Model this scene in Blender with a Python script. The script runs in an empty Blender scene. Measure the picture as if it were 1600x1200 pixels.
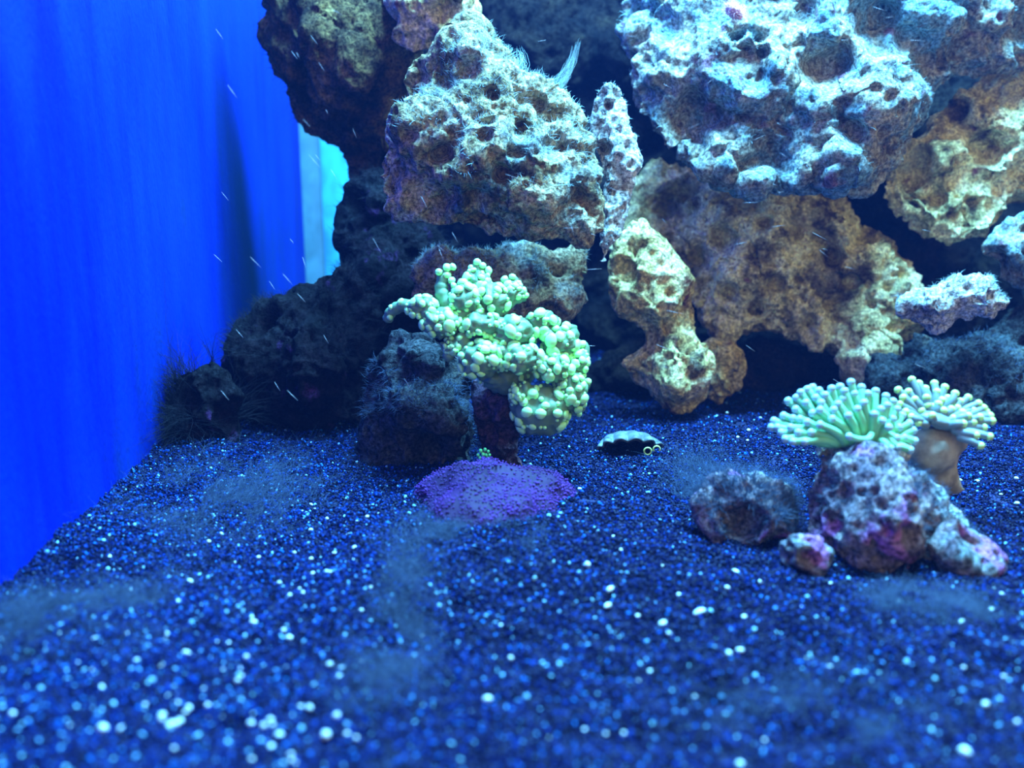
import bpy, bmesh, math, random
import numpy as np
from mathutils import Vector, Matrix, Euler

# ------------------------------------------------------------------ camera, world, lights, exposure
SC = bpy.context.scene
COL = SC.collection
FPX = 1400.0            # focal length in pixels of the 1600x1200 frame
CAM_H = 0.163           # camera height above the sand (metres)
PITCH = math.radians(12.0)

cam_data = bpy.data.cameras.new('camera')
cam_data.sensor_width = 36.0
cam_data.lens = FPX / 1600.0 * 36.0
cam_data.clip_start = 0.005
cam_data.clip_end = 20.0
cam_data.dof.use_dof = True
cam_data.dof.focus_distance = 0.55
cam_data.dof.aperture_fstop = 5.6
cam = bpy.data.objects.new('camera', cam_data)
COL.objects.link(cam)
cam.location = (0, 0, CAM_H)
cam.rotation_euler = (math.pi / 2 - PITCH, 0, 0)
SC.camera = cam

SC.view_settings.view_transform = 'Standard'
SC.view_settings.look = 'None'
SC.view_settings.gamma = 1.0
SC.view_settings.use_curve_mapping = False
SC.view_settings.exposure = 0.0

world = bpy.data.worlds.new('room_ambient')
SC.world = world
world.use_nodes = True
bg = world.node_tree.nodes['Background']
bg.inputs[0].default_value = (1.0, 0.96, 0.56, 1)
bg.inputs[1].default_value = 0.82

def area(name, loc, rot, sx, sy, energy, color):
    l = bpy.data.lights.new(name, 'AREA')
    l.shape = 'RECTANGLE'; l.size = sx; l.size_y = sy
    l.energy = energy; l.color = color
    o = bpy.data.objects.new(name, l); COL.objects.link(o)
    o.location = loc; o.rotation_euler = rot
    return o
# reef LED bar hanging over the open tank (long side left to right)
area('reef_led_bar', (0.20, 0.55, 0.80), (0, 0, 0), 0.5, 0.20, 84.0, (0.15, 0.58, 1.0))
area('added_rear_light', (-0.19, 1.04, 0.70), (0, 0, 0), 0.10, 0.10, 1.3, (0.13, 0.55, 1.0))  # added light to brighten the cyan back panel, no known fixture

# ------------------------------------------------------------------ helpers
R = random.Random(7)
cp, sp_ = math.cos(PITCH), math.sin(PITCH)

def ray(px, py):
    """world direction (per unit of view depth) through a photo pixel"""
    x = (px - 800.0) / FPX
    y = -(py - 600.0) / FPX
    return Vector((x, cp + y * sp_, -sp_ + y * cp))
def at(px, py, Y):
    """point at world distance Y in front of the camera seen at pixel px,py"""
    d = ray(px, py)
    t = Y / d.y
    return Vector((d.x * t, Y, CAM_H + d.z * t))
def pxs(px, py, Y):
    """metres per pixel there"""
    d = ray(px, py)
    return (Y / d.y) / FPX
def floor_at(px, py, z=0.0):
    d = ray(px, py)
    t = (z - CAM_H) / d.z
    return Vector((d.x * t, d.y * t, z))

def tag(o, label=None, cat=None, group=None, kind=None):
    if label: o['label'] = label
    if cat: o['category'] = cat
    if group: o['group'] = group
    if kind: o['kind'] = kind
    return o
def empty(name, loc):
    o = bpy.data.objects.new(name, None); COL.objects.link(o)
    o.location = loc; o.empty_display_size = 0.01
    return o
def mesh_obj(name, verts, faces, mat, parent=None, smooth=True):
    me = bpy.data.meshes.new(name)
    me.from_pydata([tuple(v) for v in verts], [], [tuple(f) for f in faces])
    if smooth: me.shade_smooth()
    if mat: me.materials.append(mat)
    return link(name, me, parent)
def np_mesh(name, V, F, mat, smooth=True):
    """fast mesh from numpy triangle / quad arrays"""
    me = bpy.data.meshes.new(name)
    V = np.asarray(V, np.float32); F = np.asarray(F, np.int32)
    k = F.shape[1]
    me.vertices.add(len(V)); me.vertices.foreach_set('co', V.ravel())
    me.loops.add(F.size); me.loops.foreach_set('vertex_index', F.ravel())
    me.polygons.add(len(F)); me.polygons.foreach_set('loop_start', np.arange(0, F.size, k, dtype=np.int32))
    me.update(calc_edges=True); me.validate()
    if smooth: me.shade_smooth()
    if mat: me.materials.append(mat)
    return me
def link(name, me, parent=None):
    o = bpy.data.objects.new(name, me); COL.objects.link(o)
    if parent is not None:
        o.parent = parent
        o.matrix_parent_inverse = Matrix.Translation(-parent_world(parent))
    return o
def parent_world(p):
    v = Vector(p.location)
    q = p
    while q.parent is not None:
        v = q.matrix_parent_inverse @ v
        q = q.parent
        v = v + Vector(q.location)
    return v

# ------------------------------------------------------------------ numpy noise
def _hash(ix, iy, iz, s):
    h = (ix.astype(np.int64) * 374761393 + iy.astype(np.int64) * 668265263 + iz.astype(np.int64) * 2147483647 + s * 974634777) & 0xffffffff
    h = ((h ^ (h >> 13)) * 1274126177) & 0xffffffff
    h = ((h ^ (h >> 16)) * 2246822519) & 0xffffffff
    return (h ^ (h >> 15)) & 0xffffffff
def vnoise(P, s=0):
    """value noise in -1..1"""
    I = np.floor(P).astype(np.int64); f = P - I
    f = f * f * f * (f * (f * 6 - 15) + 10)
    r = 0
    for dx in (0, 1):
        wx = f[:, 0] if dx else 1 - f[:, 0]
        for dy in (0, 1):
            wy = f[:, 1] if dy else 1 - f[:, 1]
            for dz in (0, 1):
                wz = f[:, 2] if dz else 1 - f[:, 2]
                r = r + wx * wy * wz * (_hash(I[:, 0] + dx, I[:, 1] + dy, I[:, 2] + dz, s) / 2147483648.0 - 1)
    return r
def fbm(P, s=0, octv=4, gain=0.5):
    a, r, k = 1.0, 0, 1.0
    for i in range(octv):
        r = r + a * vnoise(P * k + 17.3 * i, s + i)
        a *= gain; k *= 2.03
    return r
def worley(P, s=0):
    """distance to the nearest jittered cell point"""
    I = np.floor(P).astype(np.int64)
    best = np.full(len(P), 9.0)
    for dx in (-1, 0, 1):
        for dy in (-1, 0, 1):
            for dz in (-1, 0, 1):
                c = I + np.array([dx, dy, dz])
                d2 = 0
                for a in range(3):
                    j = _hash(c[:, 0], c[:, 1], c[:, 2], s * 3 + a + 11) / 4294967296.0
                    d2 = d2 + (c[:, a] + j - P[:, a]) ** 2
                best = np.minimum(best, d2)
    return np.sqrt(best)
def sstep(a, b, x):
    t = np.clip((x - a) / (b - a), 0, 1)
    return t * t * (3 - 2 * t)

# ------------------------------------------------------------------ materials
def new_mat(name):
    m = bpy.data.materials.new(name); m.use_nodes = True
    nt = m.node_tree
    return m, nt, nt.nodes, nt.links, nt.nodes['Principled BSDF']
def texco(nt, scale=(1, 1, 1), kind='Object'):
    tc = nt.nodes.new('ShaderNodeTexCoord'); mp = nt.nodes.new('ShaderNodeMapping')
    mp.inputs['Scale'].default_value = scale
    nt.links.new(tc.outputs[kind], mp.inputs['Vector'])
    return mp.outputs['Vector']
def noise(nt, vec, scale, detail=4, rough=0.55, dist=0.0):
    n = nt.nodes.new('ShaderNodeTexNoise')
    n.inputs['Scale'].default_value = scale; n.inputs['Detail'].default_value = detail
    n.inputs['Roughness'].default_value = rough; n.inputs['Distortion'].default_value = dist
    nt.links.new(vec, n.inputs['Vector'])
    return n.outputs['Fac']
def ramp(nt, fac, stops, interp='LINEAR'):
    r = nt.nodes.new('ShaderNodeValToRGB'); r.color_ramp.interpolation = interp
    e = r.color_ramp.elements
    while len(e) < len(stops): e.new(0.5)
    for el, (p, c) in zip(e, stops):
        el.position = p; el.color = (c[0], c[1], c[2], 1)
    nt.links.new(fac, r.inputs[0])
    return r.outputs[0]
def mix(nt, fac, a, b, mode='MIX'):
    m = nt.nodes.new('ShaderNodeMix'); m.data_type = 'RGBA'; m.blend_type = mode
    for sock, v in ((m.inputs[0], fac), (m.inputs[6], a), (m.inputs[7], b)):
        if hasattr(v, 'links'): nt.links.new(v, sock)
        elif isinstance(v, (int, float)): sock.default_value = v
        else: sock.default_value = (v[0], v[1], v[2], 1)
    return m.outputs[2]
def bump(nt, h, strength, dist):
    b = nt.nodes.new('ShaderNodeBump')
    b.inputs['Strength'].default_value = strength; b.inputs['Distance'].default_value = dist
    nt.links.new(h, b.inputs['Height'])
    return b.outputs['Normal']

def rock_mat(name, base, alt, dark, fleck, spot=None, spot_amt=0.0, film=(0.30, 0.42, 0.46), film_amt=0.5, seed=0.0, lo=0.14, stops=(.36, .46, .60, .72), film_at=.5):
    """porous live rock: two stone colours, dark pores, a pale algae film in patches, coralline spots"""
    m, nt, N, L, P = new_mat(name)
    tc = N.new('ShaderNodeTexCoord'); mp = N.new('ShaderNodeMapping')
    mp.inputs['Location'].default_value = (seed, seed * 0.7, seed * 1.3)
    L.new(tc.outputs['Object'], mp.inputs['Vector']); v = mp.outputs['Vector']
    c = ramp(nt, noise(nt, v, 34, 6, 0.62), [(stops[0], dark), (stops[1], alt), (stops[2], base), (stops[3], fleck)])
    filmf = ramp(nt, noise(nt, v, 22, 6, 0.7, 0.4), [(film_at, (0, 0, 0)), (film_at + .12, (film_amt,) * 3)])
    c = mix(nt, filmf, c, film)
    if spot:
        sf = ramp(nt, noise(nt, v, 48, 3, 0.5), [(0.62 - 0.1 * spot_amt, (0, 0, 0)), (0.70 - 0.1 * spot_amt, (1, 1, 1))])
        c = mix(nt, sf, c, spot)
    grain = noise(nt, v, 420, 5, 0.7)
    c = mix(nt, 1.0, c, ramp(nt, grain, [(0.36, (lo, lo * .93, lo)), (0.5, (0.9, 0.9, 0.9)), (0.64, (1.8, 1.8, 1.8))]), 'MULTIPLY')
    vo = N.new('ShaderNodeTexVoronoi'); vo.inputs['Scale'].default_value = 170; L.new(v, vo.inputs['Vector'])
    pore = ramp(nt, vo.outputs['Distance'], [(0.12, (0.22, 0.20, 0.22)), (0.30, (1, 1, 1))])
    c = mix(nt, 0.75, c, pore, 'MULTIPLY')
    L.new(c, P.inputs['Base Color'])
    P.inputs['Roughness'].default_value = 0.85
    P.inputs['Specular IOR Level'].default_value = 0.06
    hh = mix(nt, 0.5, grain, vo.outputs['Distance'])
    L.new(bump(nt, hh, 1.0, 0.005), P.inputs['Normal'])
    return m

M = {}
M['boulder'] = rock_mat('boulder_stone', (.36, .28, .16), (.24, .18, .09), (.05, .036, .024), (.48, .40, .27), film=(.23, .32, .33), film_amt=.75, seed=1, lo=.25, stops=(.36, .45, .55, .68))
M['tan'] = rock_mat('tan_stone', (.80, .68, .32), (.40, .32, .14), (.09, .065, .045), (.95, .86, .50), spot=(.22, .08, .09), spot_amt=-.6, film=(.62, .54, .32), film_amt=.45, seed=2, lo=.55, stops=(.36, .43, .50, .60))
M['yellow'] = rock_mat('yellow_stone', (.66, .50, .20), (.50, .36, .14), (.10, .07, .04), (.80, .66, .36), spot=(.20, .07, .06), film=(.50, .46, .36), film_amt=.6, seed=3, lo=.4, stops=(.34, .42, .52, .64))
M['grey'] = rock_mat('grey_stone', (.42, .38, .28), (.27, .25, .20), (.08, .072, .065), (.56, .52, .40), spot=(.20, .11, .15), film=(.14, .28, .35), film_amt=.85, seed=4, lo=.3, film_at=.455)
M['brown'] = rock_mat('brown_stone', (.16, .095, .034), (.06, .036, .018), (.014, .010, .010), (.38, .26, .08), film=(.09, .065, .035), film_amt=.5, seed=5)
M['dark'] = rock_mat('shade_darkened_stone', (.009, .006, .009), (.006, .005, .007), (.003, .003, .004), (.018, .013, .017), spot=(.05, .018, .08), film=(.012, .014, .018), film_amt=.5, seed=6)  # dark stone, its colour blackened further to stand in for shade
M['slate'] = rock_mat('slate_stone', (.055, .06, .065), (.03, .033, .038), (.01, .01, .013), (.14, .12, .08), film=(.05, .075, .09), film_amt=.7, seed=7)
M['pale'] = rock_mat('pale_stone', (.62, .62, .58), (.45, .44, .42), (.16, .14, .15), (.85, .85, .82), film=(.6, .68, .7), film_amt=.7, seed=8)
M['coralline'] = rock_mat('coralline_stone', (.30, .24, .24), (.17, .14, .18), (.04, .035, .05), (.58, .52, .45), spot=(.34, .14, .38), spot_amt=.4, film=(.22, .32, .34), film_amt=.8, seed=9)
M['shade'] = rock_mat('shade_painted_stone', (.018, .013, .010), (.010, .008, .008), (.004, .004, .005), (.03, .022, .014), film=(.010, .010, .013), film_amt=.5, seed=10)  # deep shade of the rear gaps put into the stone colour

def plain(name, color, rough=0.6, spec=0.3, sss=0.0, sss_rad=(0.004, 0.006, 0.004), var=0.0, vscale=120, alpha=None):
    m, nt, N, L, P = new_mat(name)
    v = texco(nt)
    if var > 0:
        f = noise(nt, v, vscale, 3, 0.6)
        lo = tuple(x * (1 - var) for x in color); hi = tuple(min(1, x * (1 + var)) for x in color)
        L.new(ramp(nt, f, [(0.35, lo), (0.65, hi)]), P.inputs['Base Color'])
    else:
        P.inputs['Base Color'].default_value = (*color, 1)
    P.inputs['Roughness'].default_value = rough
    P.inputs['Specular IOR Level'].default_value = spec
    if sss > 0:
        P.inputs['Subsurface Weight'].default_value = sss
        P.inputs['Subsurface Radius'].default_value = sss_rad
        P.inputs['Subsurface Scale'].default_value = 1.0
    if alpha is not None:
        P.inputs['Alpha'].default_value = alpha
    return m
M['lobe'] = plain('frogspawn_flesh', (.12, .23, .12), .45, .4, var=.25, vscale=90)
M['tip'] = plain('frogspawn_tip', (.44, .95, .36), .35, .4, var=.06, vscale=300)
M['skeleton'] = rock_mat('coral_skeleton', (.12, .06, .07), (.07, .04, .055), (.015, .01, .02), (.16, .09, .07), film=(.07, .05, .09), film_amt=.6, seed=11)
M['hammer'] = plain('hammer_tentacle', (.20, .58, .30), .4, .4, var=.15, vscale=60)
M['hammer_tip'] = plain('hammer_tentacle_tip', (.30, .46, .50), .4, .4, var=.1)
M['torch'] = plain('torch_finger', (.15, .21, .22), .4, .4, var=.2, vscale=60)
M['torch_tip'] = plain('torch_finger_tip', (.50, .70, .24), .35, .4, var=.1)
M['stalk'] = rock_mat('coral_stalk_stone', (.66, .60, .48), (.56, .50, .40), (.34, .28, .22), (.74, .68, .56), spot=(.50, .30, .20), spot_amt=-.5, film=(.56, .54, .46), film_amt=.5, seed=12)
M['stalk_smooth'] = plain('smooth_coral_stalk', (.30, .27, .22), .8, .1, var=.35, vscale=110)
M['mat_base'] = plain('star_polyp_mat', (.018, .004, .04), .7, .2, var=.4, vscale=60)
M['mat_bead'] = plain('star_polyp_bead', (.06, .014, .15), .6, .2, var=.5, vscale=40)
M['hair'] = plain('hair_algae', (.045, .075, .14), .6, .2, var=.3)
M['hair_dark'] = plain('dark_hair_algae', (.006, .006, .011), .6, .2, var=.3)
M['hair_blue'] = plain('pale_hair_algae', (.34, .50, .52), .6, .2, var=.3)
M['pebble'] = plain('shell_grit', (.62, .78, .80), .35, .5, var=.1)
M['zoa'] = plain('green_polyp', (.16, .92, .32), .4, .4)
M['ring'] = plain('ring_polyp', (.42, .52, .16), .4, .4)
M['shell'] = plain('shell_rim', (.09, .12, .13), .5, .3, var=.5, vscale=150)
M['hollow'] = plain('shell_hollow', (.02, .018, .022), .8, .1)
M['pink'] = plain('pink_tuft', (.72, .36, .42), .6, .3, var=.3, vscale=200)
M['fibre'] = plain('water_fibre', (.6, .6, .66), .5, .3)

# ------------------------------------------------------------------ setting
def sand_h(X, Y):
    P = np.stack([X, Y, np.zeros_like(X)], 1)
    h = 0.006 * vnoise(P * 7.0, 5) + 0.003 * vnoise(P * 19.0, 6) + 0.0012 * vnoise(P * 70, 8)
    return h - 0.001
def make_floor():
    xs = np.linspace(-0.27, 0.75, 220); ys = np.linspace(0.02, 1.14, 220)
    X, Y = np.meshgrid(xs, ys); X = X.ravel(); Y = Y.ravel()
    V = np.stack([X, Y, sand_h(X, Y) - .0028], 1)
    n = 220
    i = np.arange(n * n).reshape(n, n)
    F = np.stack([i[:-1, :-1].ravel(), i[:-1, 1:].ravel(), i[1:, 1:].ravel(), i[1:, :-1].ravel()], 1)
    m, nt, N, L, P = new_mat('sand_bed')
    v = texco(nt)
    L.new(ramp(nt, noise(nt, v, 700, 4, .7), [(.35, (.0002, .002, .025)), (.6, (.0005, .007, .07))]), P.inputs['Base Color'])
    P.inputs['Roughness'].default_value = .9
    o = link('floor', np_mesh('floor', V, F, m))
    tag(o, 'bed of fine dark blue sand across the tank bottom', 'sand', kind='structure')
make_floor()

def wall_x(Y):
    return -0.2035 - 0.048 * Y
def box(name, lo, hi, mat, kind='structure'):
    x0, y0, z0 = lo; x1, y1, z1 = hi
    V = [(x0, y0, z0), (x1, y0, z0), (x1, y1, z0), (x0, y1, z0), (x0, y0, z1), (x1, y0, z1), (x1, y1, z1), (x0, y1, z1)]
    F = [(0, 3, 2, 1), (4, 5, 6, 7), (0, 1, 5, 4), (1, 2, 6, 5), (2, 3, 7, 6), (3, 0, 4, 7)]
    o = mesh_obj(name, V, F, mat, smooth=False)
    tag(o, kind=kind)
    return o
def wall_mat():
    m, nt, N, L, P = new_mat('blue_tank_panel')
    streak = noise(nt, texco(nt, (1, 9, .8)), 4, 5, .55)
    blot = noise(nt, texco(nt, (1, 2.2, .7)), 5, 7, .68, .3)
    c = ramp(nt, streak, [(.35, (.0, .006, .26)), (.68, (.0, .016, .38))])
    c = mix(nt, ramp(nt, blot, [(.42, (0, 0, 0)), (.74, (.9,) * 3)]), c, (.003, .026, .10))  # algae blots, also deepened to paint in shading from the rocks
    L.new(c, P.inputs['Base Color'])
    P.inputs['Roughness'].default_value = .5
    P.inputs['Specular IOR Level'].default_value = .06
    L.new(bump(nt, noise(nt, texco(nt, (1, 1, .6)), 330, 3, .6), .7, .001), P.inputs['Normal'])
    return m
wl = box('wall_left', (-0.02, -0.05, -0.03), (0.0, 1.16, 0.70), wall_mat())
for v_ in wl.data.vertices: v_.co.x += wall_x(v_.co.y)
wl['label'] = 'bright blue side panel of the tank filmed with algae'; wl['category'] = 'wall'
def back_mat():
    m, nt, N, L, P = new_mat('pale_back_panel')
    c = ramp(nt, noise(nt, texco(nt, (1, 1, .5)), 14, 4, .6), [(.38, (.03, .20, .38)), (.58, (.06, .55, .85))])
    L.new(c, P.inputs['Base Color']); P.inputs['Roughness'].default_value = .5
    return m
wb = box('wall_back', (-0.255, 1.14, -0.03), (0.80, 1.16, 0.70), back_mat())
wb['label'] = 'pale cyan back panel glimpsed between the rocks'; wb['category'] = 'wall'
# rounded seam strip in the back left corner
def seam():
    V, F = [], []
    n = 8
    x0 = wall_x(1.139); y0 = 1.139
    for z in (0.0, 0.03, 0.35, 0.70):
        r = 0.022 if z > 0.01 else 0.012
        for k in range(n + 1):
            a = k / n * math.pi / 2
            V.append((x0 + r * (1 - math.sin(a)), y0 - r * (1 - math.cos(a)), z))
        V.append((x0, y0, z))
    m_ = n + 2
    for j in range(3):
        for k in range(m_):
            a, b = j * m_ + k, j * m_ + (k + 1) % m_
            F.append((a, b, b + m_, a + m_))
    F.append(tuple(range(m_))[::-1]); F.append(tuple(range(3 * m_, 4 * m_)))
    o = mesh_obj('trim_1', V, F, plain('seam_silicone', (.07, .17, .24), .5, .3, var=.2, vscale=30))
    tag(o, 'grey silicone seam up the back left tank corner', 'seam', kind='structure')
seam()

# ------------------------------------------------------------------ rocks
def inscribed(poly, step=4.0, minr=7.0, most=80, cover=0.72):
    P = np.array(poly, float)
    x0, y0 = P.min(0); x1, y1 = P.max(0)
    gx, gy = np.meshgrid(np.arange(x0, x1, step), np.arange(y0, y1, step))
    G = np.stack([gx.ravel(), gy.ravel()], 1)
    A = P; B = np.roll(P, -1, 0)
    inside = np.zeros(len(G), bool); dist = np.full(len(G), 1e9)
    for a, b in zip(A, B):
        c = (a[1] > G[:, 1]) != (b[1] > G[:, 1])
        with np.errstate(divide='ignore', invalid='ignore'):
            xi = (b[0] - a[0]) * (G[:, 1] - a[1]) / (b[1] - a[1] + 1e-12) + a[0]
        inside ^= c & (G[:, 0] < xi)
        ab = b - a
        t = np.clip(((G - a) @ ab) / (ab @ ab + 1e-9), 0, 1)
        d = np.linalg.norm(G - (a + t[:, None] * ab), axis=1)
        dist = np.minimum(dist, d)
    dist[~inside] = -1
    free = inside.copy(); out = []
    while len(out) < most:
        d = np.where(free, dist, -1)
        k = int(np.argmax(d))
        if d[k] < minr: break
        out.append((G[k, 0], G[k, 1], dist[k]))
        free &= np.linalg.norm(G - G[k], axis=1) > cover * dist[k]
    return out

ICO = {}
def ico(sub):
    if sub not in ICO:
        bm = bmesh.new(); bmesh.ops.create_icosphere(bm, subdivisions=sub, radius=1.0)
        V = np.array([v.co[:] for v in bm.verts]); F = np.array([[v.index for v in f.verts] for f in bm.faces])
        bm.free(); ICO[sub] = (V, F)
    return ICO[sub]
def union_remesh(spheres, vox):
    """spheres: (centre, (rx,ry,rz)) -> merged smooth surface as numpy arrays"""
    V0, F0 = ico(3)
    Vs, Fs, n = [], [], 0
    for c, r in spheres:
        Vs.append(V0 * np.array(r) + np.array(c)); Fs.append(F0 + n); n += len(V0)
    me = np_mesh('tmp', np.concatenate(Vs), np.concatenate(Fs), None)
    o = bpy.data.objects.new('tmp', me); COL.objects.link(o)
    md = o.modifiers.new('r', 'REMESH'); md.mode = 'VOXEL'; md.voxel_size = vox; md.adaptivity = 0
    sm = o.modifiers.new('s', 'SMOOTH'); sm.iterations = 3; sm.factor = 0.5
    dg = bpy.context.evaluated_depsgraph_get()
    ev = o.evaluated_get(dg); m2 = bpy.data.meshes.new_from_object(ev)
    bpy.data.objects.remove(o); bpy.data.meshes.remove(me)
    return m2
ROCKS = {}
def rock(key, name, label, poly, Y, mat, thick=0.75, lean=0.0, vox=0.0026, rough=1.0, pits=1.0, seed=1, lumps=3, parent=None, minr=5, cat='rock', kind=None, carve=()):
    rr = random.Random(seed)
    cy = sum(p[1] for p in poly) / len(poly)
    S = []
    for (px, py, r) in inscribed(poly, minr=minr):
        s0 = pxs(px, py, Y)
        yy = Y + lean * (cy - py) * s0 + rr.uniform(-.25, .25) * r * s0
        c = at(px, py, yy); s = pxs(px, py, yy); rw = r * s
        S.append((c, (rw, rw * thick, rw)))
        if r > 16:
            for k in range(lumps):
                a = rr.uniform(0, 6.28); e = rr.uniform(.35, .8)
                q = rw * rr.uniform(.28, .48)
                cc = c + Vector((math.cos(a) * e * (rw - q), -thick * rw * math.sqrt(1 - e * e) * .85, math.sin(a) * e * (rw - q)))
                S.append((cc, (q, q, q)))
    me = union_remesh(S, vox)
    n = len(me.vertices)
    V = np.empty(n * 3, np.float32); me.vertices.foreach_get('co', V); V = V.reshape(-1, 3).astype(float)
    Nn = np.empty(n * 3, np.float32); me.vertex_normals.foreach_get('vector', Nn); Nn = Nn.reshape(-1, 3).astype(float)
    P = V + seed * 1.37
    d = 0.0085 * fbm(P * 17, seed + 40, 2) * rough + 0.0055 * fbm(P * 33, seed, 3) * rough
    d -= 0.013 * pits * sstep(.40, .12, worley(P * 27, seed + 60)) * rough
    d += 0.0030 * (0.5 - np.abs(fbm(P * 75, seed + 9, 2))) * rough
    d += 0.0016 * fbm(P * 210, seed + 20, 2) * rough
    msk = sstep(-.15, .35, vnoise(P * 16, seed + 30))
    w = worley(P * 62, seed); d -= 0.0075 * pits * msk * sstep(.42, .16, w)
    w = worley(P * 150, seed + 3); d -= 0.0034 * pits * sstep(.40, .15, w)
    d -= .0020 * rough
    V = V + Nn * d[:, None]
    if carve:
        Q = V - np.array([0, 0, CAM_H])
        dep = Q[:, 1] * cp - Q[:, 2] * sp_
        X_ = 800 + FPX * Q[:, 0] / dep; Y_ = 600 - FPX * (Q[:, 1] * sp_ + Q[:, 2] * cp) / dep
        front = Nn[:, 1] < .25
        Dn = Q / np.linalg.norm(Q, axis=1)[:, None]
        for (hx, hy, hr, hd) in carve:
            q = np.hypot(X_ - hx, (Y_ - hy)) / (hr * (1 + .35 * vnoise(P * 60, int(hx))))
            V = V + Dn * (front * sstep(1.05, .25, q) * hd)[:, None]
    me.vertices.foreach_set('co', V.astype(np.float32).ravel())
    me.materials.clear(); me.materials.append(mat); me.name = name
    me.update(); me.shade_smooth()
    o = link(name, me, parent)
    if parent is None:
        c = V.mean(0); base = Vector((c[0], c[1], V[:, 2].min()))
        me.transform(Matrix.Translation(-base)); o.location = base
        tag(o, label, cat, kind=kind)
    ROCKS[key] = (o, V, Nn)
    return o

rock('hang', 'overhanging_rock', 'dark brown overhanging rock jutting out beside the blue wall at top left',
     [(415, -60), (412, 80), (420, 120), (445, 160), (450, 195), (480, 215), (515, 235), (530, 258), (545, 290), (590, 320), (645, 270), (665, 150), (665, 60), (640, -60)], .76, M['brown'], .7, seed=3)
rock('cap', 'reef_rock', 'small tan rock peeking out above the round boulder at the top edge',
     [(600, -70), (605, 60), (640, 92), (700, 82), (745, 62), (755, 20), (745, -70)], .70, M['yellow'], .7, seed=4, rough=.6, lean=.5)
rock('boulder', 'boulder', 'big pitted tan boulder standing upright in the centre above the green coral',
     [(612, 120), (640, 85), (680, 62), (690, 45), (720, 34), (760, 43), (782, 70), (802, 100), (850, 140), (882, 170), (907, 200), (932, 240), (940, 300), (938, 350), (930, 388), (900, 397), (860, 382), (800, 374), (760, 377), (700, 362), (640, 347), (598, 330), (586, 260), (593, 230), (608, 180)], .60, M['boulder'], .62, lean=.35, seed=5, vox=.0017, lumps=4, carve=[(695, 128, 20, .014), (768, 148, 16, .016), (815, 205, 20, .018), (758, 212, 18, .012), (862, 232, 26, .012), (785, 272, 18, .018), (692, 240, 20, .014), (640, 210, 18, .008), (735, 110, 24, .008), (840, 165, 22, .010), (700, 300, 22, .010), (900, 300, 20, .010)])
rock('ledge', 'reef_rock', 'olive brown rock ledge right under the round boulder behind the green coral',
     [(640, 400), (690, 383), (720, 398), (780, 382), (850, 384), (930, 380), (934, 430), (917, 490), (895, 516), (850, 512), (800, 530), (700, 520), (640, 470)], .635, M['boulder'], .7, seed=6, lean=.3)
rock('column', 'reef_rock', 'rock column blackened as shade below the brown overhang, behind the fuzzy rock foot',
     [(538, 330), (546, 285), (590, 245), (660, 300), (720, 390), (710, 520), (650, 700), (560, 720), (530, 600), (540, 450), (536, 370)], .70, M['dark'], .7, seed=7)
rock('left', 'reef_rock', 'purple-flecked rock blackened as shade, leaning at the foot of the blue wall',
     [(357, 560), (368, 510), (400, 480), (470, 440), (540, 402), (580, 430), (605, 560), (590, 690), (540, 716), (450, 700), (390, 672), (360, 645)], .64, M['dark'], .7, seed=8, lean=.2)
rock('foot', 'reef_rock', 'blue-grey fuzzy rock foot beneath the left end of the green coral',
     [(568, 560), (610, 508), (680, 502), (732, 530), (758, 580), (756, 640), (754, 735), (700, 768), (640, 772), (580, 750), (550, 640)], .55, M['slate'], .7, seed=9)
rock('finger', 'reef_rock', 'slim pale finger of rock in the gap right of the round boulder',
     [(926, 150), (938, 130), (965, 124), (986, 150), (997, 200), (1003, 250), (990, 310), (968, 380), (940, 428), (928, 380), (936, 300), (922, 220)], .62, M['pale'], .9, seed=10, rough=.6, pits=.7, lean=.2, vox=.0018, carve=[(952, 165, 11, .01), (945, 232, 12, .012)])
rock('upper', 'reef_rock', 'huge blue-lit algae-covered rock filling the top right corner',
     [(975, -90), (966, 60), (975, 110), (985, 160), (1000, 205), (1030, 242), (1075, 268), (1130, 284), (1180, 303), (1260, 293), (1320, 303), (1372, 312), (1397, 270), (1442, 190), (1452, 150), (1530, 120), (1660, 100), (1860, 110), (1900, -90)], .68, M['grey'], .48, lean=.75, seed=11, lumps=7, vox=.0020, pits=.7, carve=[(1295, 108, 46, .024), (1170, 100, 52, .018), (1080, 190, 60, .018), (1335, 205, 26, .018), (1200, 235, 45, .018), (1385, 15, 40, .016), (1255, 20, 30, .012), (1040, 40, 30, .012), (1420, 60, 40, .010)])
rock('rightmid', 'reef_rock', 'brown red-spotted rock at the right edge below the blue-lit rock',
     [(1375, 240), (1440, 185), (1530, 105), (1690, 85), (1880, 100), (1880, 350), (1690, 345), (1600, 325), (1545, 378), (1480, 384), (1420, 355), (1378, 335)], .74, M['tan'], .42, lean=.3, seed=12, lumps=4, vox=.0024, carve=[(1440, 250, 26, .018), (1500, 170, 30, .02), (1550, 240, 30, .02), (1470, 310, 20, .016)])
rock('arch', 'reef_rock', 'wide porous tan rock bridging the middle of the right half',
     [(955, 300), (1010, 245), (1100, 262), (1280, 285), (1335, 340), (1400, 380), (1442, 440), (1455, 500), (1385, 560), (1362, 594), (1330, 584), (1310, 548), (1270, 544), (1230, 528), (1180, 505), (1130, 525), (1090, 485), (1060, 475), (1000, 445), (945, 425)], .745, M['tan'], .50, lean=.6, seed=13, lumps=8, vox=.0018, rough=1.2, pits=1.4, carve=[(1050, 335, 45, .030), (1130, 372, 24, .022), (1195, 350, 18, .02), (1212, 440, 15, .02), (1140, 455, 20, .02), (1245, 437, 10, .014), (1090, 400, 22, .018), (1300, 400, 22, .025), (1330, 440, 18, .02), (1265, 500, 14, .018), (1180, 480, 18, .018), (1010, 400, 26, .02)])
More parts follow.
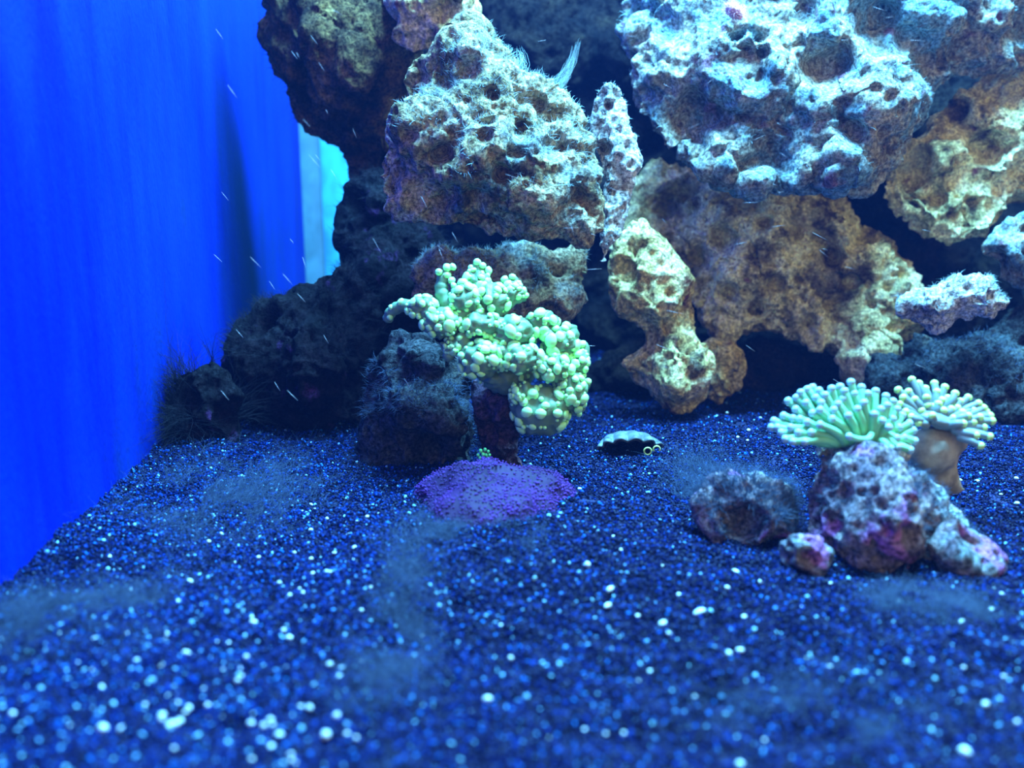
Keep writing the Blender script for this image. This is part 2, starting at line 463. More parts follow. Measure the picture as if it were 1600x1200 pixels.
rock('foot2', 'reef_rock', 'lumpy yellow rock leg standing on the sand right of the green coral',
     [(940, 430), (955, 370), (1005, 340), (1050, 385), (1090, 450), (1090, 515), (1114, 530), (1130, 580), (1108, 628), (1060, 660), (1030, 645), (1000, 612), (963, 592), (963, 560), (985, 545), (1000, 530), (955, 490)], .665, M['yellow'], .8, seed=14, lumps=3, rough=.65)
rock('foot3', 'reef_rock', 'dim olive-yellow knob of rock just behind the yellow rock leg',
     [(1100, 530), (1140, 522), (1172, 560), (1168, 602), (1130, 640), (1100, 630)], .70, M['yellow'], .8, seed=15)
rock('shelf', 'reef_rock', 'jagged pale cyan rock shelf jutting out at the right edge',
     [(1398, 470), (1440, 440), (1500, 418), (1562, 424), (1584, 470), (1562, 502), (1500, 502), (1470, 534), (1430, 512), (1402, 505)], .63, M['pale'], .8, seed=16, minr=6)
rock('edge', 'reef_rock', 'grey rounded rock cut by the right picture edge above the shelf',
     [(1528, 395), (1570, 340), (1700, 295), (1860, 320), (1860, 540), (1700, 530), (1610, 495), (1570, 440)], .68, M['grey'], .6, seed=17)
rock('base', 'reef_rock', 'dark teal mossy rock behind the two right-hand corals',
     [(1340, 610), (1370, 555), (1450, 515), (1560, 500), (1700, 475), (1900, 500), (1900, 770), (1700, 760), (1600, 740), (1500, 715), (1400, 690)], .68, M['slate'], .55, seed=18, lumps=4)
rock('back', 'reef_rock', 'rock wall coloured dark as shade at the very back, seen in the gaps between the rocks',
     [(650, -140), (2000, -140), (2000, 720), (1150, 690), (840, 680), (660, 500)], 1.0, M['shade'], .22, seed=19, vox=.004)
rock('hollow', 'reef_rock', 'low added rock coloured dark as shade in the hollow beneath the tan bridge',
     [(860, 585), (960, 545), (1100, 530), (1260, 535), (1380, 570), (1390, 680), (1200, 672), (1000, 665), (860, 662)], .765, M['shade'], .45, seed=26, vox=.003)  # added to fill the void under the bridge with painted shade
rock('rubble3', 'rubble_rock', 'low pinkish rubble lump at the right end of the encrusted rubble rock',
     [(1440, 850), (1490, 800), (1540, 830), (1575, 870), (1565, 905), (1500, 912)], .385, M['coralline'], 1.0, seed=25, vox=.0015, rough=.5)
rock('rubble', 'rubble_rock', 'purple and cream encrusted rubble rock carrying the right-hand corals',
     [(1245, 775), (1275, 712), (1340, 694), (1410, 710), (1470, 750), (1535, 820), (1560, 870), (1548, 912), (1480, 922), (1400, 908), (1320, 902), (1262, 868)], .41, M['coralline'], .9, lean=.6, seed=21, vox=.0015, rough=.7, lumps=6)
rock('rubble2', 'rubble_rock', 'dull purple rubble rock half buried left of the encrusted one',
     [(1085, 790), (1120, 745), (1180, 725), (1230, 745), (1258, 795), (1256, 855), (1180, 878), (1110, 862)], .425, M['coralline'], .95, lean=.6, seed=22, vox=.0015, rough=.7, lumps=6)
rock('rubble4', 'rubble_rock', 'small mauve rubble bit on the sand between the two bigger rubble rocks',
     [(1205, 850), (1240, 822), (1285, 835), (1305, 875), (1270, 902), (1220, 895)], .375, M['coralline'], 1.0, seed=27, vox=.0013, rough=.5)
rock('nook', 'rubble_rock', 'small black rock tucked between the blue wall and the black rock',
     [(240, 672), (275, 580), (335, 545), (388, 600), (388, 705), (330, 725), (255, 720)], .585, M['dark'], .7, seed=23, rough=.6)

# ------------------------------------------------------------------ strands (hair algae)
def strands(name, pts, dirs, length, radius, mat, parent=None, seed=0, droop=0.3, segs=3, jitter=0.35, curl=0.5):
    """one mesh of many fine tapered three-sided strands"""
    g = np.random.default_rng(seed)
    n = len(pts)
    D = dirs + g.normal(0, jitter, (n, 3)); D /= np.linalg.norm(D, axis=1)[:, None] + 1e-9
    Ls = length * g.uniform(.45, 1.25, n)
    side = np.cross(D, g.normal(0, 1, (n, 3))); side /= np.linalg.norm(side, axis=1)[:, None] + 1e-9
    up = np.cross(side, D)
    bend = g.normal(0, curl, n)
    rings = []
    for j in range(segs + 1):
        t = j / segs
        C = pts + D * (Ls * t)[:, None] + side * (bend * Ls * t * t)[:, None]
        C[:, 2] -= droop * Ls * t * t
        r = radius * (1 - .8 * t)
        for k in range(3):
            a = k * 2.0944
            rings.append(C + (side * math.cos(a) + up * math.sin(a)) * r)
    V = np.stack(rings, 1).reshape(-1, 3)
    m_ = 3 * (segs + 1)
    loc = []
    for j in range(segs):
        for k in range(3):
            a, b = j * 3 + k, j * 3 + (k + 1) % 3
            loc.append((a, b, b + 3, a + 3))
    F = (np.array(loc)[None] + (np.arange(n) * m_)[:, None, None]).reshape(-1, 4)
    o = link(name, np_mesh(name, V, F, mat), parent)
    o['kind'] = 'stuff'
    return o
def rock_fuzz(key, count, length, mat, nz=.25, seed=0, radius=.00016, front=True):
    o, V, N = ROCKS[key]
    g = np.random.default_rng(seed + 50)
    ok = (N[:, 2] > nz) & (N[:, 1] < .5)
    ok &= vnoise(V * 28 + seed, 3) > -.25
    idx = np.nonzero(ok)[0]
    if len(idx) == 0: return
    idx = g.choice(idx, min(count, len(idx) * 2))
    D = N[idx] * .8 + np.array([0, 0, .5])
    strands('hair_algae', V[idx] + N[idx] * -.0006, D, length, radius, mat, o, seed)
for args in (('hang', 1000, .007, M['hair_dark'], -.6), ('boulder', 3500, .005, M['hair_blue'], .1), ('ledge', 1500, .005, M['hair_blue'], .3),
             ('left', 2200, .010, M['hair_dark'], .2), ('column', 1200, .008, M['hair_dark'], .2), ('foot', 3000, .006, M['hair'], -.1),
             ('upper', 6000, .005, M['hair_blue'], .15), ('base', 2500, .006, M['hair'], .0), ('shelf', 700, .004, M['hair_blue'], .3),
             ('rubble', 1800, .005, M['hair'], .2), ('rubble2', 2200, .008, M['hair'], .2), ('nook', 4500, .045, M['hair_dark'], -.2),
             ('rightmid', 900, .004, M['hair'], .3), ('finger', 300, .003, M['hair_blue'], .3)):
    rock_fuzz(*args, seed=len(args[0]) * 7 + args[1] % 11)

# long pale wisps on the boulder's right shoulder
def wisp(parent, path, Y, n, spread, mat, seed, rad=.00014):
    g = random.Random(seed)
    V, F = [], []
    for s in range(n):
        off = [g.gauss(0, spread) for _ in range(3)]; sh = g.uniform(.55, 1)
        k0 = len(V); m_ = len(path)
        for j, (px, py) in enumerate(path):
            t = j / (m_ - 1)
            q = at(px, py, Y)
            w = (1 - .75 * t)
            c = at(path[0][0] + (px - path[0][0]) * sh, path[0][1] + (py - path[0][1]) * sh, Y) + Vector(off) * w + Vector((g.gauss(0, .0006), g.gauss(0, .0006), g.gauss(0, .0006)))
            r = rad * (1 - .7 * t)
            for k in range(3):
                a = k * 2.0944
                V.append((c.x + r * math.cos(a), c.y + r * math.sin(a) * .6, c.z + r * math.sin(a) * .6))
        for j in range(m_ - 1):
            for k in range(3):
                a, b = k0 + j * 3 + k, k0 + j * 3 + (k + 1) % 3
                F.append((a, b, b + 3, a + 3))
    o = mesh_obj('algae_wisp', V, F, mat, parent); o['kind'] = 'stuff'
    return o
BO = ROCKS['boulder'][0]
wisp(BO, [(850, 165), (872, 135), (888, 115), (900, 92), (907, 62)], .62, 70, .0035, M['hair_blue'], 1)
wisp(BO, [(800, 130), (815, 100), (816, 85), (812, 72)], .62, 40, .0035, M['hair_blue'], 2)
wisp(BO, [(825, 150), (842, 120), (845, 104)], .62, 40, .004, M['hair_blue'], 3)
wisp(BO, [(880, 190), (893, 165), (903, 180), (915, 225)], .61, 20, .003, M['hair_blue'], 4)

# ------------------------------------------------------------------ sand grains
def in_view_points(n, seed):
    g = np.random.default_rng(seed)
    # even over the floor, denser where the camera is near
    Y = 0.205 + (1.0 - 0.205) * g.random(n) ** 1.6
    half = (Y / cp) * 0.66 + .04
    X = (g.random(n) * 2.35 - 1) * half
    k = (X > wall_x(Y)) & (X < .70)
    return X[k], Y[k]
def grains():
    X, Y = in_view_points(560000, 3)
    n = len(X)
    g = np.random.default_rng(4)
    Z = sand_h(X, Y) + g.uniform(-.0004, .0008, n)
    P = np.stack([X, Y, Z], 1)
    size = g.uniform(.00045, .0010, n)
    left = sstep(.05, -.12, X)
    clump = vnoise(np.stack([X * 130, Y * 130, X * 0], 1), 9)
    Z += .0016 * clump + .0022 * (1 - left) * vnoise(np.stack([X * 85, Y * 85, X * 0], 1), 29) + .0014 * vnoise(np.stack([X * 60, Y * 60, X * 0], 1), 19); P[:, 2] = Z
    # tone: 0 dark .. 1 pale; paler patches of clean sand
    patch = .5 + .5 * vnoise(np.stack([X * 16, Y * 16, X * 0 + 3], 1), 12)
    tone = g.random(n) ** (5.4 - 2.2 * left - 1.4 * patch)
    me = bpy.data.meshes.new('sand_grains')
    me.vertices.add(n); me.vertices.foreach_set('co', P.astype(np.float32).ravel())
    a = me.attributes.new('gs', 'FLOAT', 'POINT'); a.data.foreach_set('value', size.astype(np.float32))
    a = me.attributes.new('tone', 'FLOAT', 'POINT'); a.data.foreach_set('value', tone.astype(np.float32))
    m, nt, N, L, Pn = new_mat('sand_grain')
    at_ = N.new('ShaderNodeAttribute'); at_.attribute_type = 'INSTANCER'; at_.attribute_name = 'tone'
    L.new(ramp(nt, at_.outputs['Fac'], [(0, (.0002, .0022, .021)), (.5, (.0005, .0090, .088)), (.84, (.0014, .036, .27)), (.94, (.006, .14, .48)), (.994, (.26, .58, .72))]), Pn.inputs['Base Color'])
    Pn.inputs['Roughness'].default_value = .45
    Pn.inputs['Specular IOR Level'].default_value = .1
    o = link('sand_grains', me)
    tag(o, 'loose dark blue sand grains with pale flecks over the tank floor', 'sand', kind='stuff')
    ng = bpy.data.node_groups.new('scatter_grains', 'GeometryNodeTree')
    ng.interface.new_socket('Geometry', in_out='INPUT', socket_type='NodeSocketGeometry')
    ng.interface.new_socket('Geometry', in_out='OUTPUT', socket_type='NodeSocketGeometry')
    nn, ll = ng.nodes, ng.links
    gi = nn.new('NodeGroupInput'); go = nn.new('NodeGroupOutput')
    inst = nn.new('GeometryNodeInstanceOnPoints')
    m2p = nn.new('GeometryNodeMeshToPoints')
    ic = nn.new('GeometryNodeMeshIcoSphere'); ic.inputs['Radius'].default_value = 1.0; ic.inputs['Subdivisions'].default_value = 1
    sm = nn.new('GeometryNodeSetMaterial'); sm.inputs['Material'].default_value = m
    na = nn.new('GeometryNodeInputNamedAttribute'); na.data_type = 'FLOAT'; na.inputs['Name'].default_value = 'gs'
    rv = nn.new('FunctionNodeRandomValue'); rv.data_type = 'FLOAT_VECTOR'
    rv.inputs[0].default_value = (0, 0, 0); rv.inputs[1].default_value = (6.28, 6.28, 6.28)
    rs = nn.new('FunctionNodeRandomValue'); rs.data_type = 'FLOAT_VECTOR'
    rs.inputs[0].default_value = (.6, .6, .6); rs.inputs[1].default_value = (1.35, 1.35, 1.35); rs.inputs['Seed'].default_value = 5
    vm = nn.new('ShaderNodeVectorMath'); vm.operation = 'SCALE'
    ll.new(gi.outputs[0], m2p.inputs['Mesh']); ll.new(m2p.outputs[0], inst.inputs['Points'])
    ll.new(ic.outputs[0], sm.inputs[0]); ll.new(sm.outputs[0], inst.inputs['Instance'])
    ll.new(rv.outputs[0], inst.inputs['Rotation'])
    ll.new(rs.outputs[0], vm.inputs[0]); ll.new(na.outputs[0], vm.inputs['Scale']); ll.new(vm.outputs[0], inst.inputs['Scale'])
    ll.new(inst.outputs[0], go.inputs[0])
    md = o.modifiers.new('scatter', 'NODES'); md.node_group = ng
grains()

# ------------------------------------------------------------------ generic tube / bead meshes
def catmull(pts, n):
    out = []
    P = [Vector(p) for p in pts]
    P = [P[0] * 2 - P[1]] + P + [P[-1] * 2 - P[-2]]
    for i in range(1, len(P) - 2):
        for k in range(n):
            t = k / n
            a, b, c, d = P[i - 1], P[i], P[i + 1], P[i + 2]
            out.append(.5 * ((2 * b) + (c - a) * t + (2 * a - 5 * b + 4 * c - d) * t * t + (3 * b - a - 3 * c + d) * t ** 3))
    out.append(P[-2])
    return out
def tube(pts, radii, seg=8):
    """round-ended tube; radii as many as pts"""
    V, F = [], []
    m_ = len(pts)
    prev = None
    for i, p in enumerate(pts):
        t = (pts[min(i + 1, m_ - 1)] - pts[max(i - 1, 0)]).normalized()
        a = t.orthogonal().normalized() if prev is None else (prev - t * prev.dot(t)).normalized()
        prev = a; b = t.cross(a)
        for k in range(seg):
            q = 6.2832 * k / seg
            V.append(p + (a * math.cos(q) + b * math.sin(q)) * radii[i])
    for i in range(m_ - 1):
        for k in range(seg):
            x, y = i * seg + k, i * seg + (k + 1) % seg
            F.append((x, y, y + seg, x + seg))
    for end, i in ((0, 0), (1, m_ - 1)):
        t = (pts[1] - pts[0]).normalized() * -1 if end == 0 else (pts[-1] - pts[-2]).normalized()
        V.append(pts[i] + t * radii[i] * .7); c = len(V) - 1
        for k in range(seg):
            x, y = i * seg + k, i * seg + (k + 1) % seg
            F.append((y, x, c) if end == 0 else (x, y, c))
    return V, F
def bead_mesh(name, mat, sub=2, wob=.08, seed=0):
    V, F = ico(sub)
    V = V * (1 + wob * vnoise(V * 1.7 + seed * 5.1, seed))[:, None]
    return np_mesh(name, V, F, mat)
def place(name, me, loc, scale, rot, parent, ploc):
    """child mesh sharing data; parent is an object whose world position is ploc (no rotation, no scale)"""
    o = bpy.data.objects.new(name, me); COL.objects.link(o)
    o.parent = parent
    o.location = Vector(loc) - Vector(ploc)
    o.scale = scale; o.rotation_euler = rot
    return o

# ------------------------------------------------------------------ frogspawn coral
def frogspawn():
    rr = random.Random(21)
    Y0 = .505
    base = at(785, 745, .50)
    root = empty('frogspawn_coral', base)
    tag(root, 'mint green frogspawn coral with bubble-tipped tentacles in the centre', 'coral')
    tips = [bead_mesh('tentacle_tip', M['tip'], 2, .10, s) for s in range(4)]
    def tip(parent, ploc, pos, r, nrm, flat=.75):
        q = Vector(nrm).normalized().to_track_quat('Z', 'Y').to_euler()
        q.rotate_axis('Z', rr.uniform(0, 6.28))
        place('tentacle_tip', rr.choice(tips), pos, (r * rr.uniform(.85, 1.15), r * rr.uniform(.8, 1.1), r * flat), q, parent, ploc)
    # skeleton stalk, a branching dark trunk
    sk = rock('stalk', 'skeleton_stalk', None, [(728, 590), (790, 570), (850, 600), (836, 660), (830, 700), (840, 750), (728, 762), (738, 690), (730, 640)], .53, M['skeleton'], .8, seed=31, vox=.0018, rough=.6, pits=.5, parent=root, minr=6)
    # fleshy lobes: cx, cy, rx, ry (px), nearness (px towards the camera), tips, tip radius
    lobes = [
        (662, 482, 26, 20, 0, 13, 6.5), (690, 505, 32, 22, 8, 13, 7), (725, 470, 26, 30, -10, 13, 7), (768, 470, 30, 30, -18, 14, 6.5),
        (745, 440, 20, 20, -28, 11, 6.5), (800, 456, 20, 16, -26, 9, 6), (752, 508, 40, 22, 4, 13, 7), (712, 540, 22, 14, 12, 9, 6),
        (800, 520, 40, 28, 2, 13, 7.5), (845, 505, 26, 24, -12, 8, 8), (872, 535, 30, 26, -4, 10, 8.5), (752, 562, 36, 30, 22, 17, 7.5),
        (812, 560, 38, 24, 20, 13, 7.5), (862, 575, 32, 22, 16, 11, 7.5), (845, 640, 46, 42, 16, 20, 7.5), (892, 612, 26, 38, 10, 16, 7.5), (900, 570, 20, 22, -4, 9, 7.5), (820, 615, 26, 18, 26, 12, 5), (790, 588, 44, 26, -22, 4, 5)]
    V0, F0 = ico(4); small = []
    for i, (cx, cy, rx, ry, near, nt_, tr) in enumerate(lobes):
        s = pxs(cx, cy, Y0)
        c = at(cx, cy, Y0 - near * s)
        R3 = np.array([rx * s, (rx + ry) / 2 * s * .9, ry * s]) * .95
        W = V0 * R3
        nn_ = V0
        d = .0014 * fbm((W + i) * 160, i, 2) + .0024 * (.45 - worley((W + i) * 190, i)) + .0016 * np.abs(np.sin(np.arctan2(V0[:, 0], V0[:, 2] + .3) * 5 + i)) - .0008
        W = W + nn_ * d[:, None]
        me = np_mesh('tentacle_lobe', W, F0, M['lobe'])
        lo = bpy.data.objects.new('tentacle_lobe', me); COL.objects.link(lo)
        lo.parent = root; lo.location = c - base
        sel = [k for k in range(len(V0)) if V0[k, 1] < .3 and V0[k, 2] > -.8]
        for k in rr.sample(sel, 17):
            small.append((c + Vector(W[k]), rr.uniform(2.4, 4.4) * s))
        placed = []
        tries = 0
        while len(placed) < nt_ and tries < 900:
            tries += 1
            z = rr.uniform(-.75, 1); a = rr.uniform(0, 6.28); q = math.sqrt(1 - z * z)
            n = Vector((q * math.cos(a), -abs(q * math.sin(a)) if rr.random() < .85 else q * math.sin(a), z))
            r = tr * rr.uniform(.75, 1.45) * s
            p = Vector((n.x * R3[0], n.y * R3[1], n.z * R3[2]))
            if any((p - w).length < (r + ww) * .72 for w, ww in placed): continue
            placed.append((p, r))
            tip(lo, c, c + p * 1.03, r, n, .62)
    B0, BF = ico(2)
    Vb = np.concatenate([B0 * r + np.array(p - base) for p, r in small])
    Fb = np.concatenate([BF + k * len(B0) for k in range(len(small))])
    sb = bpy.data.objects.new('small_tips', np_mesh('small_tips', Vb, Fb, M['tip'])); COL.objects.link(sb)
    sb.parent = root; sb['kind'] = 'stuff'
    # free tentacle arms: path of pixels, nearness, radii, then extra tip pixels
    arms = [
        ([(690, 520), (668, 495), (652, 480), (628, 478), (611, 488), (605, 500)], -4, 13, 8, [(606, 499, 6), (608, 483, 5), (624, 474, 6), (638, 476, 6), (650, 486, 6)]),
        ([(715, 520), (703, 485), (692, 462), (690, 445), (697, 426)], -2, 14, 9, [(684, 427, 7), (697, 420, 7), (706, 419, 6), (704, 440, 7), (708, 448, 6), (697, 432, 7)]),
        ([(735, 500), (748, 460), (750, 432), (744, 414)], -30, 13, 9, [(735, 420, 6), (745, 411, 7), (754, 416, 6), (763, 424, 7), (743, 430, 6)]),
        ([(770, 490), (790, 462), (803, 448), (800, 436)], -30, 13, 9, [(801, 434, 6), (810, 444, 6), (788, 437, 6), (793, 448, 6)]),
        ([(780, 490), (800, 470), (820, 464)], -16, 10, 7, [(822, 463, 6), (790, 464, 6), (806, 455, 5)]),
        ([(690, 515), (710, 500), (730, 488), (742, 505)], 12, 13, 9, [(701, 496, 7), (713, 492, 6), (725, 500, 6), (735, 497, 5)]),
        ([(860, 560), (880, 545), (893, 525), (890, 512)], -2, 14, 11, [(886, 512, 9), (870, 506, 9), (858, 520, 8)]),
        ([(880, 580), (905, 565), (912, 545), (897, 537)], -6, 12, 9, [(898, 533, 8), (911, 540, 7), (914, 552, 6)]),
        ([(890, 610), (908, 602), (918, 600)], 6, 11, 8, [(919, 598, 7), (910, 588, 7), (912, 612, 6)]),
        ([(885, 640), (903, 640), (908, 632)], 8, 10, 8, [(911, 633, 7), (905, 648, 6)]),
        ([(745, 560), (727, 545), (722, 522)], 26, 13, 10, [(722, 516, 7), (733, 520, 7), (718, 530, 6)]),
        ([(815, 575), (795, 555), (775, 545)], 36, 14, 10, [(772, 545, 7), (785, 548, 7), (792, 560, 6)]),
        ([(700, 560), (704, 545), (712, 532)], 16, 9, 8, [(698, 532, 6), (701, 546, 6), (711, 545, 6), (720, 550, 6)]),
    ]
    for path, near, r0, r1, tl in arms:
        s = pxs(path[0][0], path[0][1], Y0)
        m_ = len(path)
        pts = [at(px, py, Y0 - (near - 6 * j) * s) for j, (px, py) in enumerate(path)]
        cm = catmull(pts, 5)
        rad = [s * (r0 + (r1 - r0) * k / (len(cm) - 1)) * (1 + .10 * math.sin(k * 1.9)) for k in range(len(cm))]
        V, F = tube(cm, rad, 12)
        c = pts[0]
        ar = mesh_obj('tentacle_arm', [v - c for v in V], F, M['lobe'])
        ar.parent = root; ar.location = c - base
        for tx, ty, tr in tl:
            p = at(tx, ty, Y0 - (near + 5) * s)
            k = min(cm, key=lambda w: (w - p).length)
            p.y = k.y - .5 * r1 * s
            n = (p - k)
            tip(ar, c, p, tr * s, n if n.length > 1e-6 else Vector((0, -1, .5)), .85)
frogspawn()

# ------------------------------------------------------------------ finger-tentacled corals on the right
def fingers(root, base, tiplist, basef, mat, tmat, Y0, rpx, name, tname, seed, curve=8):
    rr = random.Random(seed)
    tme = bead_mesh(tname, tmat, 2, .05, seed)
    for (tx, ty, near) in tiplist:
        bx_, by_, bn = basef(tx, ty, near)
        s = pxs(tx, ty, Y0)
        A = at(bx_, by_, Y0 - bn * s); B = at(tx, ty, Y0 - near * s)
        mid = (A + B) / 2 + Vector((rr.uniform(-1, 1) * curve * s * .6, -abs(rr.gauss(0, 3)) * s, rr.uniform(.2, 1) * curve * s))
        cm = catmull([A, mid, B], 4)
        k = len(cm)
        rad = [s * rpx * (1.15 - .28 * j / (k - 1)) for j in range(k)]
        V, F = tube(cm, rad, 8)
        o = mesh_obj(name, [v - A for v in V], F, mat)
        o.parent = root; o.location = A - base
        d = (B - cm[-3]).normalized()
        place(tname, tme, B + d * s * 1.0, (rpx * 1.02 * s, rpx * 1.02 * s, rpx * .95 * s), d.to_track_quat('Z', 'Y').to_euler(), o, A)
def hammer():
    rr = random.Random(5)
    Y0 = .425
    base = at(1335, 715, Y0)
    root = empty('hammer_coral', base)
    tag(root, 'green finger-tentacled coral with lilac tips on the purple rubble rock', 'coral')
    rock('hstalk', 'coral_base', None, [(1255, 700), (1290, 684), (1350, 680), (1410, 690), (1415, 712), (1370, 735), (1310, 738), (1270, 720)], .43, M['stalk'], .9, seed=41, vox=.0016, rough=.5, pits=.5, parent=root, minr=5)
    T = [(1232, 627), (1210, 658), (1206, 668), (1228, 686), (1262, 609), (1252, 614), (1270, 606), (1280, 611), (1300, 608), (1313, 605), (1330, 598), (1346, 606), (1368, 612), (1384, 620), (1395, 628), (1401, 640), (1409, 650), (1420, 662), (1426, 673), (1428, 689), (1421, 703),
         (1270, 646), (1282, 641), (1303, 641), (1284, 630), (1301, 655), (1251, 655), (1366, 648), (1335, 616), (1376, 640), (1386, 634), (1260, 630), (1244, 640), (1236, 668), (1222, 676), (1248, 676), (1318, 624), (1350, 630), (1245, 622), (1290, 618), (1320, 612), (1356, 616), (1394, 655), (1404, 668), (1412, 684), (1402, 698), (1340, 640), (1326, 650), (1240, 654), (1262, 660), (1225, 650), (1400, 684), (1388, 668), (1378, 658), (1310, 632), (1275, 622), (1240, 690), (1258, 690), (1390, 700), (1268, 676), (1282, 664), (1216, 668)]
    L = []
    for (x, y) in T:
        top = 598 + ((x - 1322) / 105.0) ** 2 * 55
        near = (y - top) * .75 - 18 + rr.uniform(-5, 5)
        L.append((x, y, min(near, 34)))
    def bf(tx, ty, near):
        return (1340 + (tx - 1325) * .48, 694 + min(0, (ty - 680)) * .04, near * .35)
    fingers(root, base, L, bf, M['hammer'], M['hammer_tip'], Y0, 6.6, 'tentacle', 'tentacle_tip', 6, 9)
    # one tentacle curled forward at the base
    s = pxs(1340, 685, Y0)
    pts = [at(1362, 678, Y0 - 20 * s), at(1356, 686, Y0 - 32 * s), at(1340, 686, Y0 - 38 * s), at(1327, 682, Y0 - 40 * s)]
    cm = catmull(pts, 4)
    V, F = tube(cm, [5 * s] * len(cm), 8)
    o = mesh_obj('tentacle', [v - pts[0] for v in V], F, M['hammer']); o.parent = root; o.location = pts[0] - base
    place('tentacle_tip', bead_mesh('tentacle_tip', M['hammer_tip'], 2, .05, 3), pts[-1], (6 * s, 6 * s, 6 * s), (0, 0, 0), o, pts[0])
hammer()
def torch():
    Y0 = .445
    base = at(1462, 765, Y0)
    root = empty('torch_coral', base)
    tag(root, 'blue-grey stubby-fingered coral with yellow-green tips on a thick tan stalk', 'coral')
    rock('tstalk', 'coral_stalk', None, [(1418, 680), (1445, 666), (1490, 664), (1516, 676), (1508, 696), (1496, 714), (1492, 735), (1508, 768), (1460, 780), (1412, 764), (1420, 720), (1414, 692)], Y0 + .004, M['stalk_smooth'], .9, seed=43, vox=.0016, rough=.2, pits=.1, lumps=0, parent=root, minr=5)
    T = [(1425, 594), (1404, 610), (1436, 600), (1420, 613), (1460, 600), (1464, 613), (1492, 616), (1512, 622), (1528, 631), (1536, 638), (1546, 650), (1549, 658), (1536, 668), (1545, 682), (1531, 696), (1514, 676), (1456, 636), (1472, 626), (1436, 661), (1412, 622), (1481, 623), (1500, 628), (1519, 641), (1530, 652), (1446, 608), (1476, 606), (1408, 632), (1430, 625), (1486, 640), (1503, 645), (1520, 660), (1524, 680), (1448, 622), (1416, 644), (1540, 644), (1440, 642), (1457, 650), (1474, 642), (1489, 654), (1504, 662), (1425, 652), (1466, 632), (1512, 650), (1495, 638), (1450, 634)]
    rr = random.Random(8)
    L = [(x, y, (y - 620) * .85 - 12 + rr.uniform(-6, 6)) for x, y in T]
    def bf(tx, ty, near):
        return (1468 + (tx - 1475) * .55, 654 + (ty - 640) * .5, near * .6)
    fingers(root, base, L, bf, M['torch'], M['torch_tip'], Y0, 6.4, 'finger', 'finger_tip', 9, 3)
    V0, F0 = ico(4); s = pxs(1470, 650, Y0)
    W = V0 * np.array([34, 26, 13]) * s; W = W + V0 * (.0008 * fbm(W * 200, 2, 2))[:, None]
    o = bpy.data.objects.new('oral_disc', np_mesh('oral_disc', W, F0, M['torch'])); COL.objects.link(o); o.parent = root
    o.location = at(1466, 656, Y0) - base; o.rotation_euler = (0, math.radians(16), 0)
torch()

# ------------------------------------------------------------------ purple star polyp mat
def polyp_mat():
    c = floor_at(766, 790)
    root = empty('star_polyp_mat', c)
    tag(root, 'violet mat of star polyps spread over a low mound below the green coral', 'coral')
    V0, F0 = ico(5)
    rx, ry, rz = .040, .044, .020
    a = np.arctan2(V0[:, 1], V0[:, 0])
    W = V0 * np.array([rx, ry, rz]) * (1 + .10 * np.sin(a * 3 + 1) + .06 * np.sin(a * 5))[:, None]
    W = W + V0 * (.0022 * fbm(W * 70, 3, 3))[:, None]
    mo = bpy.data.objects.new('mound', np_mesh('mound', W, F0, M['mat_base'])); COL.objects.link(mo); mo.parent = root
    g = np.random.default_rng(2)
    top = np.nonzero(V0[:, 2] > .02)[0]
    idx = g.choice(top, 5200); jit = g.normal(0, .0008, (5200, 3)); jit[:, 2] *= .3
    B0, BF = ico(1)
    C = W[idx] + jit
    Vb = (C[:, None, :] + B0[None] * (g.uniform(.00035, .0007, 5200))[:, None, None]).reshape(-1, 3)
    Fb = (BF[None] + (np.arange(5200) * len(B0))[:, None, None]).reshape(-1, 3)
    bo = bpy.data.objects.new('polyp_beads', np_mesh('polyp_beads', Vb, Fb, M['mat_bead'])); COL.objects.link(bo); bo.parent = root
    bo['kind'] = 'stuff'
polyp_mat()

# ------------------------------------------------------------------ small animals and details
def button_polyp():
    c = at(756, 709, .49)
    s = pxs(756, 709, .49)
    root = empty('button_polyp', c)
    tag(root, 'tiny bright green bead rosette polyp at the foot of the dark coral stalk', 'coral')
    V, F = tube([Vector((0, .004, -.001)), Vector((0, .002, 0)), Vector((0, 0, 0))], [.0016, .0018, .002], 8)
    o = mesh_obj('column', V, F, M['skeleton']); o.parent = root
    me = bead_mesh('bead', M['zoa'], 2, .05, 1)
    for (x, y, r) in ((-5, -6, 3), (2, -8, 2.6), (7, -5, 2.4), (9, 1, 2.4), (6, 6, 2.8), (0, 9, 3), (-6, 6, 2.8), (-9, 1, 2.6), (-1, 0, 3.2), (4, 1, 2.6)):
        b = bpy.data.objects.new('bead', me); COL.objects.link(b); b.parent = root
        b.location = (x * s, -.0015, -y * s); b.scale = (r * s, r * s, r * s * 1.2)
button_polyp()

